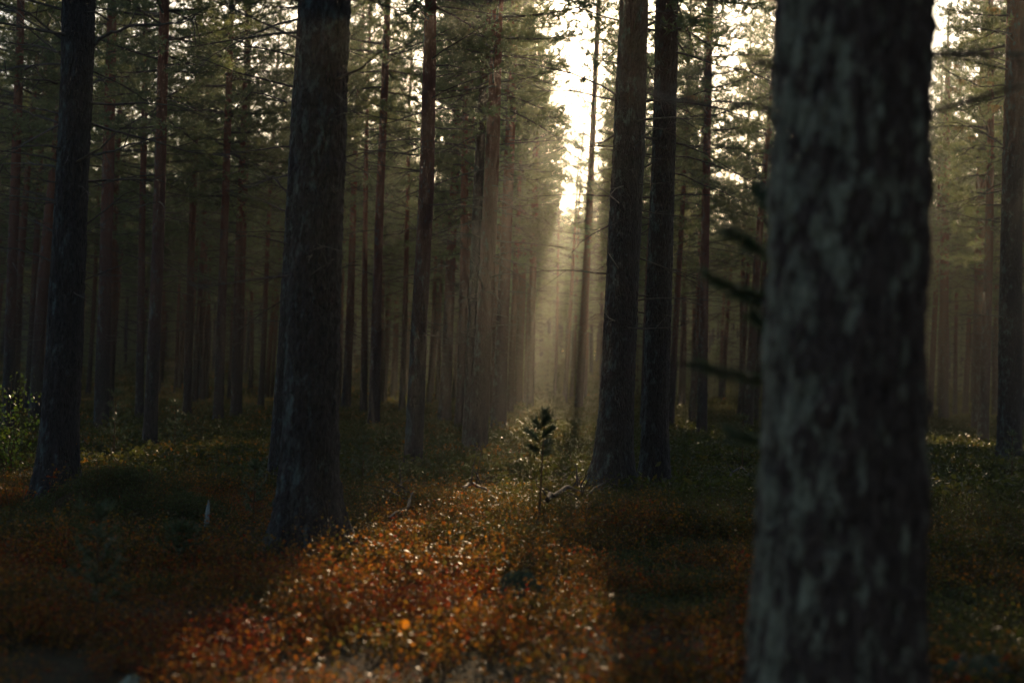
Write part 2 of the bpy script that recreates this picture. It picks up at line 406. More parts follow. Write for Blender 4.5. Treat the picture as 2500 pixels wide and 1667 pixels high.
# ------------------------------------------------------------------ trunks
def trunk_mesh(axis_fn, rad_fn, H, seg, zs, amp, seed, flare=.0, mats=None):
    a = np.arange(seg) * 2 * np.pi / seg
    A, Z = np.meshgrid(a, zs)
    r = rad_fn(Z)
    if flare:
        lob = 1 + .35 * np.cos(A * 4 + seed) + .25 * np.cos(A * 7 + seed * 2.3)
        r = r * (1 + flare * lob * np.exp(-np.maximum(Z, 0) / .24))
    r = r * (1 + .05 * (vn(np.cos(A) * 1.5 + 9 + seed, Z * .9 + np.sin(A) * 1.5, seed) - .5) * 2)
    if amp:
        u = A / (2 * np.pi) * round(2 * np.pi * float(rad_fn(np.array(1.0))) / .045)
        per = round(2 * np.pi * float(rad_fn(np.array(1.0))) / .045)
        w1 = vn(u * 1.3, Z * 6, seed + 3)
        x = u + .9 * w1 + .5 * vn(u * .5, Z * 2.2, seed + 13); y = Z / .26 + 1.2 * vn(u * .8 + 5, Z * 4, seed + 4)
        c1 = np.abs(vn(x * .9, y * .9, seed + 5) - .5) * 2
        c2 = np.abs(vn(x * 1.9 + 3, y * 2.3, seed + 15) - .5) * 2
        c3 = cell(x * .8, y * .9, seed + 25)
        pl = .45 * np.clip(c1 / .35, 0, 1) + .3 * np.clip(c2 / .35, 0, 1) + .35 * np.clip(c3 / .3, 0, 1)
        edge = np.minimum(A, 2 * np.pi - A)
        r = r + amp * (pl - .5) * np.clip(edge / .2, 0, 1) + amp * .7 * (vn(u * 3, Z * 22, seed + 6) - .5) + amp * .5 * (vn(u * 7, Z * 50, seed + 8) - .5)
    ax = axis_fn(zs)
    V = np.stack([ax[:, None, 0] + r * np.cos(A), ax[:, None, 1] + r * np.sin(A), Z + 0 * r], -1).reshape(-1, 3)
    i, j = np.meshgrid(np.arange(len(zs) - 1), np.arange(seg), indexing='ij'); j2 = (j + 1) % seg
    Fq = np.stack([i * seg + j, i * seg + j2, (i + 1) * seg + j2, (i + 1) * seg + j], -1).reshape(-1, 4)
    b = MB(); b.add(V, Fq)
    return b.mesh('trunk', mats or [M_BARK], True)
FAR_TRUNKS = []
for i in range(6):
    rg = np.random.default_rng(50 + i); ph = rg.uniform(0, 6.28, 2); w = rg.uniform(.02, .10)
    zs = np.concatenate([np.linspace(-.25, 1, 8), np.linspace(1.3, 16, 30)])
    FAR_TRUNKS.append(trunk_mesh(lambda z, ph=ph, w=w: np.stack([w * (np.sin(z * .45 + ph[0]) - np.sin(ph[0])), w * (np.sin(z * .37 + ph[1]) - np.sin(ph[1]))], -1),
                                 lambda z: .14 * (1 - .88 * (np.clip(z, 0, 16) / 16) ** 1.15) * (1 + .12 * np.exp(-np.maximum(z, 0) / .7)), 16, 12, zs, 0, 60 + i, .22, [M_BARK_R]))

def add_crown(root, ci, rot, scale, mw, near=False):
    """crown and branchwork parts; the needles that would stand in a sunlit opening are left out of this crown"""
    c = CROWNS[ci]
    bw = link('branchwork', c.wood, root); bw.rotation_euler = rot; bw.scale = scale; bw['kind'] = 'stuff'
    loc = Matrix.LocRotScale(None, rot, Vector(scale))
    M = np.array(mw @ loc)
    PW = c.P @ M[:3, :3].T + M[:3, 3]
    cut = in_lit(PW)
    if cut.any():
        b = MB(); keep = ~cut[c.id]
        if not keep.any(): return
        b.tris(c.T[keep]); me = b.mesh('crown', [M_NEEDLE])
    else: me = c.mesh
    o = link('crown', me, root); o.rotation_euler = rot; o.scale = scale

# ------------------------------------------------------------------ the trees one can tell apart
def branch_from(root, pts, r0, r1, seed, twigs=4, name='branch', m=None):
    """pts world -> local to root, a jagged bare limb with side twigs"""
    rng = np.random.default_rng(seed)
    P = np.array([list(Vector(p) - root.location) for p in pts], float)
    s = np.linspace(0, 1, len(P)); k = max(8, len(P) * 4); u = np.linspace(0, 1, k)
    Q = np.stack([np.interp(u, s, P[:, i]) for i in range(3)], -1)
    L = np.linalg.norm(P[-1] - P[0])
    Q[1:] += np.cumsum(rng.normal(size=(k - 1, 3)) * .008 * L, 0)
    b = MB(); b.tube(Q, np.linspace(r0, r1, k), 6)
    for q in range(twigs):
        i = rng.integers(k // 4, k - 1); d = unit(unit(Q[-1] - Q[0]) + rng.normal(size=3) * .8); l = rng.uniform(.12, .35) * L
        p = Q[i] + d * l * np.linspace(0, 1, 4)[:, None] + rng.normal(size=(4, 3)) * .012 * l; p[0] = Q[i]
        b.tube(p, np.linspace(r1 * 1.5, r1 * .5, 4), 4)
    return link(name, b.mesh(name, [m or M_TWIG], True), root)

def hero(label, base, pts, widths, seg=48, amp=.012, H=16.5, crown=0, seed=1, flare=.25, dense_to=7.0, step=.03, group='pine trunks standing apart in the near wood', depth=None, m=None):
    """base: pixel of the foot of the trunk; pts: pixels of the trunk's axis; widths: its width in pixels at each"""
    if depth: 
        p = at_depth(*base, depth); foot = Vector((p.x, p.y, float(ground_z(p.x, p.y))))
    else: foot = on_ground(*base)
    Y = foot.y
    W3 = [at_depth(px, py, Y) for (px, py) in pts]
    zz = np.array([p.z - foot.z for p in W3]); xx = np.array([p.x - foot.x for p in W3])
    dist = np.array([p.length for p in W3]); rr = np.array(widths) * Y / F / 2
    o_ = np.argsort(zz); zz, xx, rr = zz[o_], xx[o_], rr[o_]
    cx = np.polyfit(zz, xx, 2 if len(zz) > 3 else 1); slope = (xx[-1] - xx[0]) / (zz[-1] - zz[0])
    ztop = zz[-1]
    def axis(z):
        x = np.interp(z, zz, xx); x = np.where(z < zz[0], xx[0] + (z - zz[0]) * slope, x)
        x = np.where(z > ztop, xx[-1] + (z - ztop) * slope, x)
        return np.stack([x, 0 * x], -1)
    rt = rr[-1]
    def rad(z):
        r = np.interp(z, zz, rr); 
        return np.where(z > ztop, rt * np.clip(1 - (z - ztop) / (H - ztop), .06, 1) ** .8, r)
    zs = np.concatenate([np.arange(-.3, dense_to, step), np.linspace(dense_to, H, 24)])
    t = thing('pine_tree', foot, label, 'pine tree', group)
    link('trunk', trunk_mesh(axis, rad, H, seg, zs, amp, seed, flare, [m or M_BARK]), t)
    lean = Vector((slope, 0, 1)).to_track_quat('Z', 'Y').to_euler()
    rot = (Vector((slope, 0, 1)).normalized().to_track_quat('Z', 'Y').to_matrix() @ Matrix.Rotation(seed * 1.7, 3, 'Z')).to_euler()
    add_crown(t, crown, rot, (H / 16,) * 3, Matrix.Translation(foot))
    t['_Y'] = Y; del t['_Y']
    return t, Y

T1, Y1 = hero('broad blurred pine trunk nearest the camera, filling the right side', (2040, 1990), [(2088, 0), (2080, 400), (2060, 1100), (2042, 1600), (2030, 1990)], [355, 360, 380, 412, 450],
              seg=120, amp=.023, crown=0, seed=3, flare=.15, dense_to=2.6, step=.012, depth=3.7, m=M_BARK_L)
T2, Y2 = hero('thick dark pine trunk left of centre with flared root foot', (752, 1372), [(798, 0), (783, 400), (765, 800), (755, 1150), (752, 1372)], [110, 116, 125, 131, 150],
              seg=96, amp=.020, crown=1, seed=4, flare=.75, dense_to=5, step=.014)
T2b, _ = hero('pine trunk half hidden behind the thick one left of centre', (690, 1195), [(762, 0), (742, 300), (727, 600), (712, 850), (690, 1195)], [62, 64, 66, 68, 74], seg=48, amp=.012, crown=2, seed=5, step=.025)
T3, Y3 = hero('dark pine trunk near the left edge beside the low mound', (137, 1236), [(192, 0), (186, 250), (169, 600), (148, 1000), (137, 1236)], [75, 73, 78, 86, 94], seg=72, amp=.014, crown=3, seed=6, flare=.55, step=.018, dense_to=5.2)
T4, Y4 = hero('left of the paired pine trunks below the sun, right of centre', (1493, 1208), [(1549, 0), (1536, 350), (1519, 700), (1504, 1000), (1493, 1208)], [66, 74, 80, 84, 96], seg=72, amp=.016, crown=4, seed=7, flare=.5, step=.018, dense_to=6)
T5, Y5 = hero('right and slimmer of the paired pine trunks below the sun', (1597, 1203), [(1630, 0), (1622, 300), (1610, 700), (1600, 1000), (1597, 1203)], [54, 55, 60, 62, 70], seg=64, amp=.014, crown=0, seed=8, flare=.4, step=.02, dense_to=6)
T6, Y6 = hero('reddish pine trunk standing alone midway between centre and thick trunk', (1008, 1148), [(1052, 0), (1042, 450), (1024, 800), (1008, 1148)], [27, 36, 38, 43], seg=40, amp=.010, crown=1, seed=9, step=.03, m=M_BARK_R)
T7, Y7 = hero('right and taller-looking of the two touching trunks at centre', (1163, 1120), [(1216, 0), (1201, 400), (1182, 800), (1163, 1120)], [25, 34, 40, 50], seg=40, amp=.010, crown=0, seed=10, step=.03, m=M_BARK_R)
T7b, _ = hero('left one of the two touching pine trunks at centre', (1143, 1108), [(1186, 100), (1168, 450), (1152, 850), (1143, 1108)], [20, 24, 26, 32], seg=32, amp=.008, crown=1, seed=11, step=.04)
T20, Y20 = hero('dark pine trunk at the right edge with long bare branches', (2463, 1132), [(2484, 0), (2470, 500), (2463, 1132)], [46, 50, 58], seg=48, amp=.012, crown=2, seed=12, step=.03)
MID = [((366, 1086), [(402, 0), (386, 600), (366, 1086)], [24, 29, 33], 'slim pine trunk in open ground right of the leftmost thick trunk'),
       ((246, 1058), [(272, 100), (262, 500), (246, 1058)], [24, 29, 36], 'dim grey pine trunk just right of the leftmost thick trunk'),
       ((912, 1046), [(940, 200), (927, 500), (912, 1046)], [18, 20, 28], 'thin pine trunk a little right of the thick one left of centre'),
       ((340, 1035), [(352, 300), (346, 600), (340, 1035)], [15, 16, 20], 'narrow dark pine trunk close on the left of a slim pine'),
       ((18, 1050), [(42, 300), (30, 650), (18, 1050)], [22, 24, 28], 'pine trunk behind the leafy birch bush at the left edge'),
       ((532, 1042), [(556, 300), (545, 650), (532, 1042)], [17, 20, 25], 'left pine of the reddish pair left of the thick trunk'),
       ((577, 1022), [(600, 300), (590, 600), (577, 1022)], [20, 22, 25], 'right pine of the reddish pair left of the thick trunk'),
       ((1713, 1066), [(1734, 0), (1722, 550), (1713, 1066)], [15, 20, 25], 'slender pine trunk between the sunlit pair and the blurred trunk'),
       ((1412, 1012), [(1462, 0), (1446, 350), (1430, 700), (1412, 1012)], [12, 15, 18, 21], 'thin pine in the sunbeam left of the paired trunks'),
       ((1293, 1004), [(1306, 480), (1299, 750), (1293, 1004)], [16, 17, 20], 'thin pine trunk at the left edge of the sunbeam'),
       ((2388, 1062), [(2404, 150), (2395, 550), (2388, 1062)], [24, 27, 33], 'pine trunk with spreading foot left of the right edge trunk'),
       ((2303, 1034), [(2312, 300), (2306, 600), (2303, 1034)], [18, 20, 24], 'hazy pine trunk just right of the large blurred trunk'),
       ((456, 1022), [(478, 300), (466, 650), (456, 1022)], [15, 17, 21], 'dark pine trunk midway between slim pine and reddish pair'),
       ((1198, 1040), [(1222, 500), (1208, 800), (1198, 1040)], [14, 16, 20], 'thin dark pine trunk directly behind the two touching trunks')]
for k, (b, p, w, lab) in enumerate(MID):
    hero(lab, b, p, w, seg=24, amp=.006, crown=k % 5, seed=20 + k, step=.08, dense_to=9, m=M_BARK_R, group='slim pine trunks of the middle distance', H=15.5 + (k % 3))

# visible bare branches of the near trunks, traced at the trunk's own distance
def px_branch(root, Y, line, r0, r1, seed, twigs=4, dY=0.0, sub=None):
    n = len(line)
    return branch_from(root, [at_depth(x, y, Y + dY * i / max(1, n - 1)) for i, (x, y) in enumerate(line)], r0, r1, seed, twigs)
for k, (ln, dy) in enumerate([([(155, 95), (100, 62), (40, 30), (-20, 8)], .4), ([(150, 95), (60, 25), (0, 5)], -.3), ([(146, 128), (90, 120), (20, 112)], .5), ([(140, 205), (80, 195), (0, 192)], -.5),
                              ([(60, 170), (85, 158), (97, 190)], .0), ([(140, 300), (70, 282), (0, 255)], .3), ([(135, 408), (70, 402), (-10, 410)], .4), ([(228, 112), (265, 85), (310, 68), (380, 70), (450, 68), (500, 40)], -.3),
                              ([(218, 205), (260, 190), (310, 186)], .3), ([(215, 375), (270, 368), (330, 345), (385, 330)], -.4)]):
    px_branch(T3, Y3, ln, .016 if len(ln) > 4 else .011, .004, 200 + k, 5, dy)
for k, (ln, dy) in enumerate([([(1576, 247), (1620, 243), (1665, 232), (1720, 215)], -.4), ([(1500, 330), (1470, 345), (1440, 350)], .5)]):
    px_branch(T4, Y4, ln, .016, .004, 220 + k, 5, dy)
for k, (ln, dy) in enumerate([([(1025, 360), (985, 375), (950, 372)], .3), ([(1045, 270), (1080, 262), (1110, 275)], .4), ([(1060, 160), (1095, 160), (1128, 168)], -.3), ([(1040, 580), (1070, 570), (1100, 560)], .3),
                              ([(1045, 660), (1080, 650), (1092, 652)], .3), ([(1030, 560), (1000, 555), (975, 565)], .4)]):
    px_branch(T6, Y6, ln, .013, .004, 230 + k, 4, dy)
for k, (ln, dy) in enumerate([([(1215, 210), (1245, 208), (1270, 220)], .3), ([(1205, 625), (1230, 618), (1236, 620)], -.4), ([(1195, 850), (1220, 860), (1240, 865)], .4), ([(1150, 560), (1140, 545), (1130, 552)], .3),
                              ([(1210, 475), (1240, 478), (1275, 492)], .3), ([(1168, 735), (1120, 722), (1060, 728)], .4)]):
    px_branch(T7, Y7, ln, .013, .004, 240 + k, 4, dy)
RB = []
for k, (ln, dy) in enumerate([([(2455, 85), (2400, 70), (2340, 42)], .4), ([(2455, 210), (2400, 215), (2330, 185), (2290, 170)], -.5), ([(2455, 360), (2400, 325), (2340, 300), (2270, 290)], -.4), ([(2448, 362), (2385, 352), (2330, 380)], .3),
                              ([(2440, 530), (2400, 535), (2370, 530)], .4), ([(2455, 150), (2420, 140), (2380, 110)], .6)]):
    RB.append((px_branch(T20, Y20, ln, .014, .004, 250 + k, 5, dy), ln, dy))
for k, (ln, dy) in enumerate([([(825, 330), (805, 335), (790, 352)], .1), ([(700, 250), (660, 232), (620, 222), (590, 250)], .4), ([(700, 470), (660, 430), (640, 440)], .5)]):
    px_branch(T2b, T2b.location.y, ln, .010, .003, 260 + k, 5, dy)
# beard lichen hanging on the right-hand branches
def beard(root, P, size, seed):
    rng = np.random.default_rng(seed); n = 60
    b0 = np.array(P) - np.array(root.location) + rng.normal(size=(n, 3)) * np.array([size * .5, size * .3, .004])
    L = size * rng.uniform(.4, 1.5, (n, 1)); d = unit(np.array([0, 0, -1.0]) + rng.normal(size=(n, 3)) * .22); s = unit(rng.normal(size=(n, 3)) * np.array([1, 1, .1])) * size * .05
    b = MB(); b.tris(np.stack([b0 - s, b0 + s, b0 + d * L], 1)); link('beard_lichen', b.mesh('beard_lichen', [M_BEARD]), root)['kind'] = 'stuff'
for k, (x, y, s) in enumerate([(2335, 158, .09), (2330, 215, .13), (2345, 195, .10), (2385, 195, .12), (2418, 200, .07), (2432, 258, .12), (2425, 20, .14), (2340, 310, .12), (2372, 335, .10)]):
    beard(T20, at_depth(x, y, Y20), s, 300 + k)
beard(T4, at_depth(1684, 235, Y4 - .3), .08, 320)

# ------------------------------------------------------------------ the stand behind: one tree after another, then the far wood
rng = np.random.default_rng(11)
hero_xy = [(o.location.x, o.location.y) for o in SC.objects if o.name.startswith('pine_tree')]
pts = list(hero_xy); stand = []
def corridor_trunk(x, y):
    """a trunk here would stand in the sunlight that reaches the large openings"""
    P = np.array([[x + dx, y, z] for dx in (-.12, 0, .12) for z in np.linspace(.8, 14, 40)])
    return in_lit(P).any()
tries = 0
while len(stand) < 235 and tries < 20000:
    tries += 1
    y = 25 + (92 - 25) * math.sqrt(rng.random()); half = .40 * y + 3
    x = rng.uniform(-half, half)
    if y < 30 and rng.random() < .5: continue
    if any((x - a) ** 2 + (y - b) ** 2 < 2.1 ** 2 for a, b in pts): continue
    px, py = to_px(np.array([[x, y, 1.0]])); px = px[0]
    if px < -250 or px > 2750: continue
    # the stand is thinner along three strips, where the sky shows
    if 1375 < px < 1510 and y < 66 and rng.random() < .6: continue
    if 1660 < px < 1920 and y < 60 and rng.random() < .2: continue
    if 150 < px < 590 and y < 60 and rng.random() < .4: continue
    if 590 < px < 750 and y < 66 and rng.random() < .7: continue
    if y < 80 and corridor_trunk(x, y): continue
    pts.append((x, y)); stand.append((x, y, px))
# the near floor lies in shade but for the openings: extra trees are added to block sun the canopy would let through elsewhere
gx, gy = np.meshgrid(np.linspace(-5.5, 5.5, 56), np.linspace(4.6, 18, 60)); G = np.stack([gx.ravel(), gy.ravel(), np.full(gx.size, .12)], -1)
G = G[(np.abs(G[:, 0]) < .40 * G[:, 1] + .2) & ~in_lit(G + SUNV * .001)]
def shade(x, y):
    cr = 1.75; u = SUNV[:2] / np.linalg.norm(SUNV[:2]); rel = np.array([x, y]) - G[:, :2]
    al = rel @ u; lat = np.abs(rel[:, 0] * u[1] - rel[:, 1] * u[0])
    z = .12 + al * SUNV[2] / np.linalg.norm(SUNV[:2])
    return np.where((lat < cr) & (z > 7) & (z < 15.2), np.sqrt(np.maximum(cr * cr - lat * lat, 0)), 0)
S = sum(shade(x, y) for (x, y, _) in stand)
extra = 0
for _ in range(900):
    bad = np.where(S < 3.3)[0]
    if extra >= 55 or not len(bad): break
    g = G[rng.choice(bad)]; al = rng.uniform(24, 60)
    x, y = g[0] + SUNV[0] / SUNV[1] * al + rng.normal() * .5, g[1] + al
    px = to_px(np.array([[x, y, 5.0]]))[0][0]
    if (1400 < px < 1490 and y < 50) or (y < 27) or any((x - a) ** 2 + (y - b) ** 2 < 1.5 ** 2 for a, b in pts) or corridor_trunk(x, y): continue
    pts.append((x, y)); stand.append((x, y, px)); S = S + shade(x, y); extra += 1
# print('extra shade trees', extra, 'open samples', int((S < 3.3).sum()), len(G))
ORD = ('first', 'second', 'third', 'fourth', 'fifth', 'sixth', 'seventh', 'eighth', 'ninth', 'tenth', 'eleventh', 'twelfth', 'thirteenth', 'fourteenth', 'fifteenth', 'sixteenth', 'seventeenth', 'eighteenth', 'nineteenth', 'twentieth')
REG = [(-1e9, 150, 'left of the leftmost thick trunk'), (150, 690, 'between the two dark left trunks'), (690, 1000, 'right of the thick trunk left of centre'),
       (1000, 1200, 'behind the touching trunks at centre'), (1200, 1500, 'around the sunbeam at centre right'), (1500, 1900, 'between the sunlit pair and the blurred trunk'), (1900, 1e9, 'at the right beyond the blurred trunk')]
for k, (x, y, px) in enumerate(stand):
    reg = next(r[2] for r in REG if r[0] <= px < r[1])
    if y < 55:
        row = sorted(q[2] for q in stand if q[1] < 55 and next(r[2] for r in REG if r[0] <= q[2] < r[1]) == reg)
        near = '%s thin background pine from left, ' % ORD[min(19, row.index(px))]
    else: near = 'faint far pine trunk '
    t = thing('pine_tree', (x, y, float(ground_z(x, y))), near + reg, 'pine tree', ('background pines ' if y < 55 else 'far pines ') + reg)
    H = rng.uniform(13.5, 18.5); s = H / 16; w = rng.uniform(.75, 1.2)
    t.rotation_euler = (R(rng.normal() * .8), R(.7 + rng.normal() * .9), 0)
    rz = rng.uniform(0, 6.28)
    tr = link('trunk', FAR_TRUNKS[k % 6], t); tr.rotation_euler = (0, 0, rz); tr.scale = (w, w, s)
    mw = Matrix.LocRotScale(t.location, t.rotation_euler, None)
    add_crown(t, int(rng.integers(5)), Euler((0, 0, rng.uniform(0, 6.28))), (s * rng.uniform(.9, 1.15),) * 2 + (s,), mw)

# unseen pines added right of and behind the camera for shade; left kept open
k = 0
while k < 26:
    a = rng.uniform(R(-115), R(50)); d = rng.uniform(5, 26); x, y = d * math.cos(a), d * math.sin(a)
    if abs(x) < .44 * y + 1.5 or d < 5 or any((x - u) ** 2 + (y - v) ** 2 < 2.3 ** 2 for u, v in pts): 
        if rng.random() < .999: continue
    if x < -2 and y > -4: continue
    pts.append((x, y)); k += 1
    t = thing('pine_tree', (x, y, float(ground_z(x, y))), 'unseen pine added for shade, beside or behind the camera', 'pine tree', 'unseen pines added for shade around the camera')
    s = rng.uniform(.9, 1.1); tr = link('trunk', FAR_TRUNKS[k % 6], t); tr.scale = (1.2, 1.2, s)
    add_crown(t, int(rng.integers(5)), Euler((0, 0, rng.uniform(0, 6.28))), (s * 1.15, s * 1.15, s), Matrix.Translation(t.location))

# geometry-node scatter for what nobody could count
def scatter(name, P, rotz, scl, variants, label, cat, tilt=.0, seed=0):
    rg = np.random.default_rng(seed)
    me = bpy.data.meshes.new(name); me.vertices.add(len(P)); me.vertices.foreach_set('co', np.asarray(P, np.float32).ravel())
    a = me.attributes.new('rot', 'FLOAT_VECTOR', 'POINT')
    rv = np.stack([rg.normal(size=len(P)) * tilt, rg.normal(size=len(P)) * tilt, rotz], -1).astype(np.float32); a.data.foreach_set('vector', rv.ravel())
    a = me.attributes.new('scl', 'FLOAT', 'POINT'); a.data.foreach_set('value', np.asarray(scl, np.float32))
    a = me.attributes.new('pick', 'INT', 'POINT'); a.data.foreach_set('value', rg.integers(0, len(variants), len(P)).astype(np.int32))
    o = link(name, me); tag(o, label, cat, None, 'stuff')
    src = bpy.data.collections.new(name + '_source')
    for i, v in enumerate(variants):
        so_ = bpy.data.objects.new('%s_clump' % name, v); src.objects.link(so_)
    g = bpy.data.node_groups.new(name, 'GeometryNodeTree')
    g.interface.new_socket('Geometry', in_out='INPUT', socket_type='NodeSocketGeometry'); g.interface.new_socket('Geometry', in_out='OUTPUT', socket_type='NodeSocketGeometry')
    gi = g.nodes.new('NodeGroupInput'); go = g.nodes.new('NodeGroupOutput'); ip = g.nodes.new('GeometryNodeInstanceOnPoints')
    ci = g.nodes.new('GeometryNodeCollectionInfo'); ci.inputs[0].default_value = src; ci.inputs['Separate Children'].default_value = True; ci.inputs['Reset Children'].default_value = True
    def attr(n, ty):
        x = g.nodes.new('GeometryNodeInputNamedAttribute'); x.data_type = ty; x.inputs[0].default_value = n
        return next(s for s in x.outputs if s.enabled and s.name == 'Attribute')
    L = g.links.new
    L(gi.outputs[0], ip.inputs['Points']); L(ci.outputs[0], ip.inputs['Instance']); ip.inputs['Pick Instance'].default_value = True
    L(attr('pick', 'INT'), ip.inputs['Instance Index'])
    er = g.nodes.new('FunctionNodeEulerToRotation'); L(attr('rot', 'FLOAT_VECTOR'), er.inputs[0]); L(er.outputs[0], ip.inputs['Rotation'])
    L(attr('scl', 'FLOAT'), ip.inputs['Scale']); L(ip.outputs[0], go.inputs[0])
    md = o.modifiers.new('scatter', 'NODES'); md.node_group = g
    return o

def far_tree(i):
    c = CROWNS[i]; b = MB()
    b.tube(np.array([[0, 0, -.3], [0, 0, 4], [.05, 0, 9], [0, 0, 15.8]]), [.15, .13, .09, .02], 7, 1)
    ctr = c.P[c.id][:, None]
    b.tris(((c.T - ctr) * 1.9 + ctr)[::2], 0)
    return b.mesh('far_tree', [M_NEEDLE, M_BARK])
n = 3600; yy = 92 + (300 - 92) * np.sqrt(rng.random(n)); xx = rng.uniform(-1, 1, n) * (.46 * yy + 6)
ok = np.abs(xx - yy * math.tan(SUN_AZ)) > 0.0
P = np.stack([xx, yy, ground_z(xx, yy)], -1)
scatter('far_wood', P, rng.uniform(0, 6.28, n), rng.uniform(.8, 1.15, n), [far_tree(i) for i in range(5)], 'dense far pine wood closing the view behind all trunks', 'forest', .02, 5)

def undergrowth_mesh(i):
    c = CROWNS[i]; T = c.T.copy(); ctr = c.P[c.id][:, None]; T = ((T - ctr) * 2.2 + ctr)[::2]; T[..., 2] -= c.P[:, 2].min()
    b = MB(); b.tris(T, 0); b.tube(np.array([[0, 0, -.5], [0, 0, 6], [0, 0, 9]]), [.09, .05, .02], 5, 1); return b.mesh('undergrowth', [M_NEEDLE, M_BARK])
n = 1800; yy = 74 + (300 - 74) * np.sqrt(rng.random(n)); xx = rng.uniform(-1, 1, n) * (.46 * yy + 6)
scatter('far_undergrowth', np.stack([xx, yy, ground_z(xx, yy)], -1), rng.uniform(0, 6.28, n), rng.uniform(.25, .6, n), [undergrowth_mesh(i) for i in range(3)], 'dark young conifers filling the foot of the far wood', 'undergrowth', .02, 6)

# ------------------------------------------------------------------ ground cover
def shrub_mesh(seed, leaves=11, stems=7, hgt=.17, leaf=.021, rad=.10, m=None):
    rg = np.random.default_rng(seed); b = MB()
    for s in range(stems):
        a = rg.uniform(0, 6.28); r0 = rad * math.sqrt(rg.random()); h = hgt * rg.uniform(.55, 1.2)
        p0 = np.array([r0 * math.cos(a), r0 * math.sin(a), -.02]); p1 = p0 + np.array([rg.normal() * .05, rg.normal() * .05, h])
        b.tube(np.array([p0, (p0 + p1) / 2 + rg.normal(size=3) * .008, p1]), [.0017, .0014, .0008], 3, 1)
        u = rg.uniform(.25, 1.03, leaves); c = p0 + (p1 - p0) * u[:, None] + rg.normal(size=(leaves, 3)) * .022
        d = unit(rg.normal(size=(leaves, 3)) * np.array([1, 1, .55]) + np.array([0, 0, .35]))
        sd = unit(np.cross(d, rg.normal(size=(leaves, 3)))); L = leaf * rg.uniform(.7, 1.25, (leaves, 1)); nn = np.cross(d, sd)
        Q = np.stack([c, c + d * L * .5 + sd * L * .32 + nn * L * .08, c + d * L, c + d * L * .5 - sd * L * .32 + nn * L * .08], 1)
        b.quads(Q, 0)
    return b.mesh('shrub_clump', [m or M_SHRUB, M_STEM])
def spread(n, d0, d1, seed, margin=.42, extra=.6):
    rg = np.random.default_rng(seed)
    y = np.sqrt(rg.uniform(d0 ** 2, d1 ** 2, n)); x = rg.uniform(-1, 1, n) * (margin * y + extra)
    return x, y, rg
x, y, rg = spread(15000, 4.2, 14.5, 1)
den = vn(x * 1.6, y * 1.6, 71) * .75 + vn(x * .5, y * .5, 72) * .4
kp = rg.random(len(x)) < np.clip((den - .28) * 3.6, .25, 1)
gp = [(on_ground(px, py), r) for px, py, r in ((1600, 1420, .38), (1700, 1500, .42), (1480, 1380, .25), (1650, 1340, .3), (2400, 1600, .6), (2330, 1500, .5), (430, 1430, .2), (1250, 1310, .35), (1000, 1480, .2), (100, 1300, .4))]
gp += [(Vector((MOUNDS[0][0], MOUNDS[0][1], 0)), .85), (Vector((MOUNDS[1][0], MOUNDS[1][1], 0)), .6)]
gr = np.zeros(len(x))
for p_, r_ in gp: gr = np.maximum(gr, 1.25 - np.hypot(x - p_.x, (y - p_.y) * .8) / r_)
green = gr + .5 * (vn(x * 3, y * 3, 77) - .5) > .25
for t_, c_ in ((T1, .3), (T2, .42), (T3, .36), (T4, .36), (T5, .32)): kp &= np.hypot(x - t_.location.x, y - t_.location.y) > c_ * (.8 + .5 * vn(x * 5, y * 5, 79))
gx_, gy_ = x[green], y[green]; kp &= ~(green & (rg.random(len(x)) < .95)); x, y = x[kp], y[kp]
P = np.stack([x, y, ground_z(x, y) - .01], -1)
scatter('bilberry_shrubs', P, rg.uniform(0, 6.28, len(x)), rg.uniform(.5, 1.25, len(x)) * (.5 + .8 * vn(x * 1.3, y * 1.3, 73)), [shrub_mesh(500 + i) for i in range(6)] + [shrub_mesh(560 + i, 16, 6, .27, .013, .05) for i in range(2)] + [shrub_mesh(565, 7, 5, .21, .030, .09)], 'rusty red and olive bilberry shrubs carpeting the near forest floor', 'shrubs', .15, 21)
jx = np.repeat(gx_, 2) + rg.normal(size=2 * len(gx_)) * .06; jy = np.repeat(gy_, 2) + rg.normal(size=2 * len(gx_)) * .06
scatter('lingonberry_cover', np.stack([jx, jy, ground_z(jx, jy) - .01], -1), rg.uniform(0, 6.28, len(jx)), rg.uniform(.5, 1.1, len(jx)), [shrub_mesh(540 + i, 12, 8, .085, .016, .09, M_LING) for i in range(4)], 'low dark green lingonberry and moss in patches among the red shrubs', 'ground cover', .2, 23)
x, y, rg = spread(34000, 14.5, 75, 2)
P = np.stack([x, y, ground_z(x, y) - .01], -1)
scatter('distant_ground_cover', P, rg.uniform(0, 6.28, len(x)), rg.uniform(.7, 1.5, len(x)) * (.55 + .9 * vn(x * .6, y * .6, 74)), [shrub_mesh(520 + i, 9, 10, .15, .045, .22) for i in range(5)], 'low green and brown shrubs covering the floor between far trunks', 'shrubs', .12, 22)

x, y, rg = spread(15000, 75, 180, 3)
scatter('far_ground_cover', np.stack([x, y, ground_z(x, y) - .02], -1), rg.uniform(0, 6.28, len(x)), rg.uniform(1.4, 3.2, len(x)), [shrub_mesh(530 + i, 9, 10, .15, .06, .24) for i in range(3)], 'dark low cover on the rising floor of the far wood', 'shrubs', .12, 24)
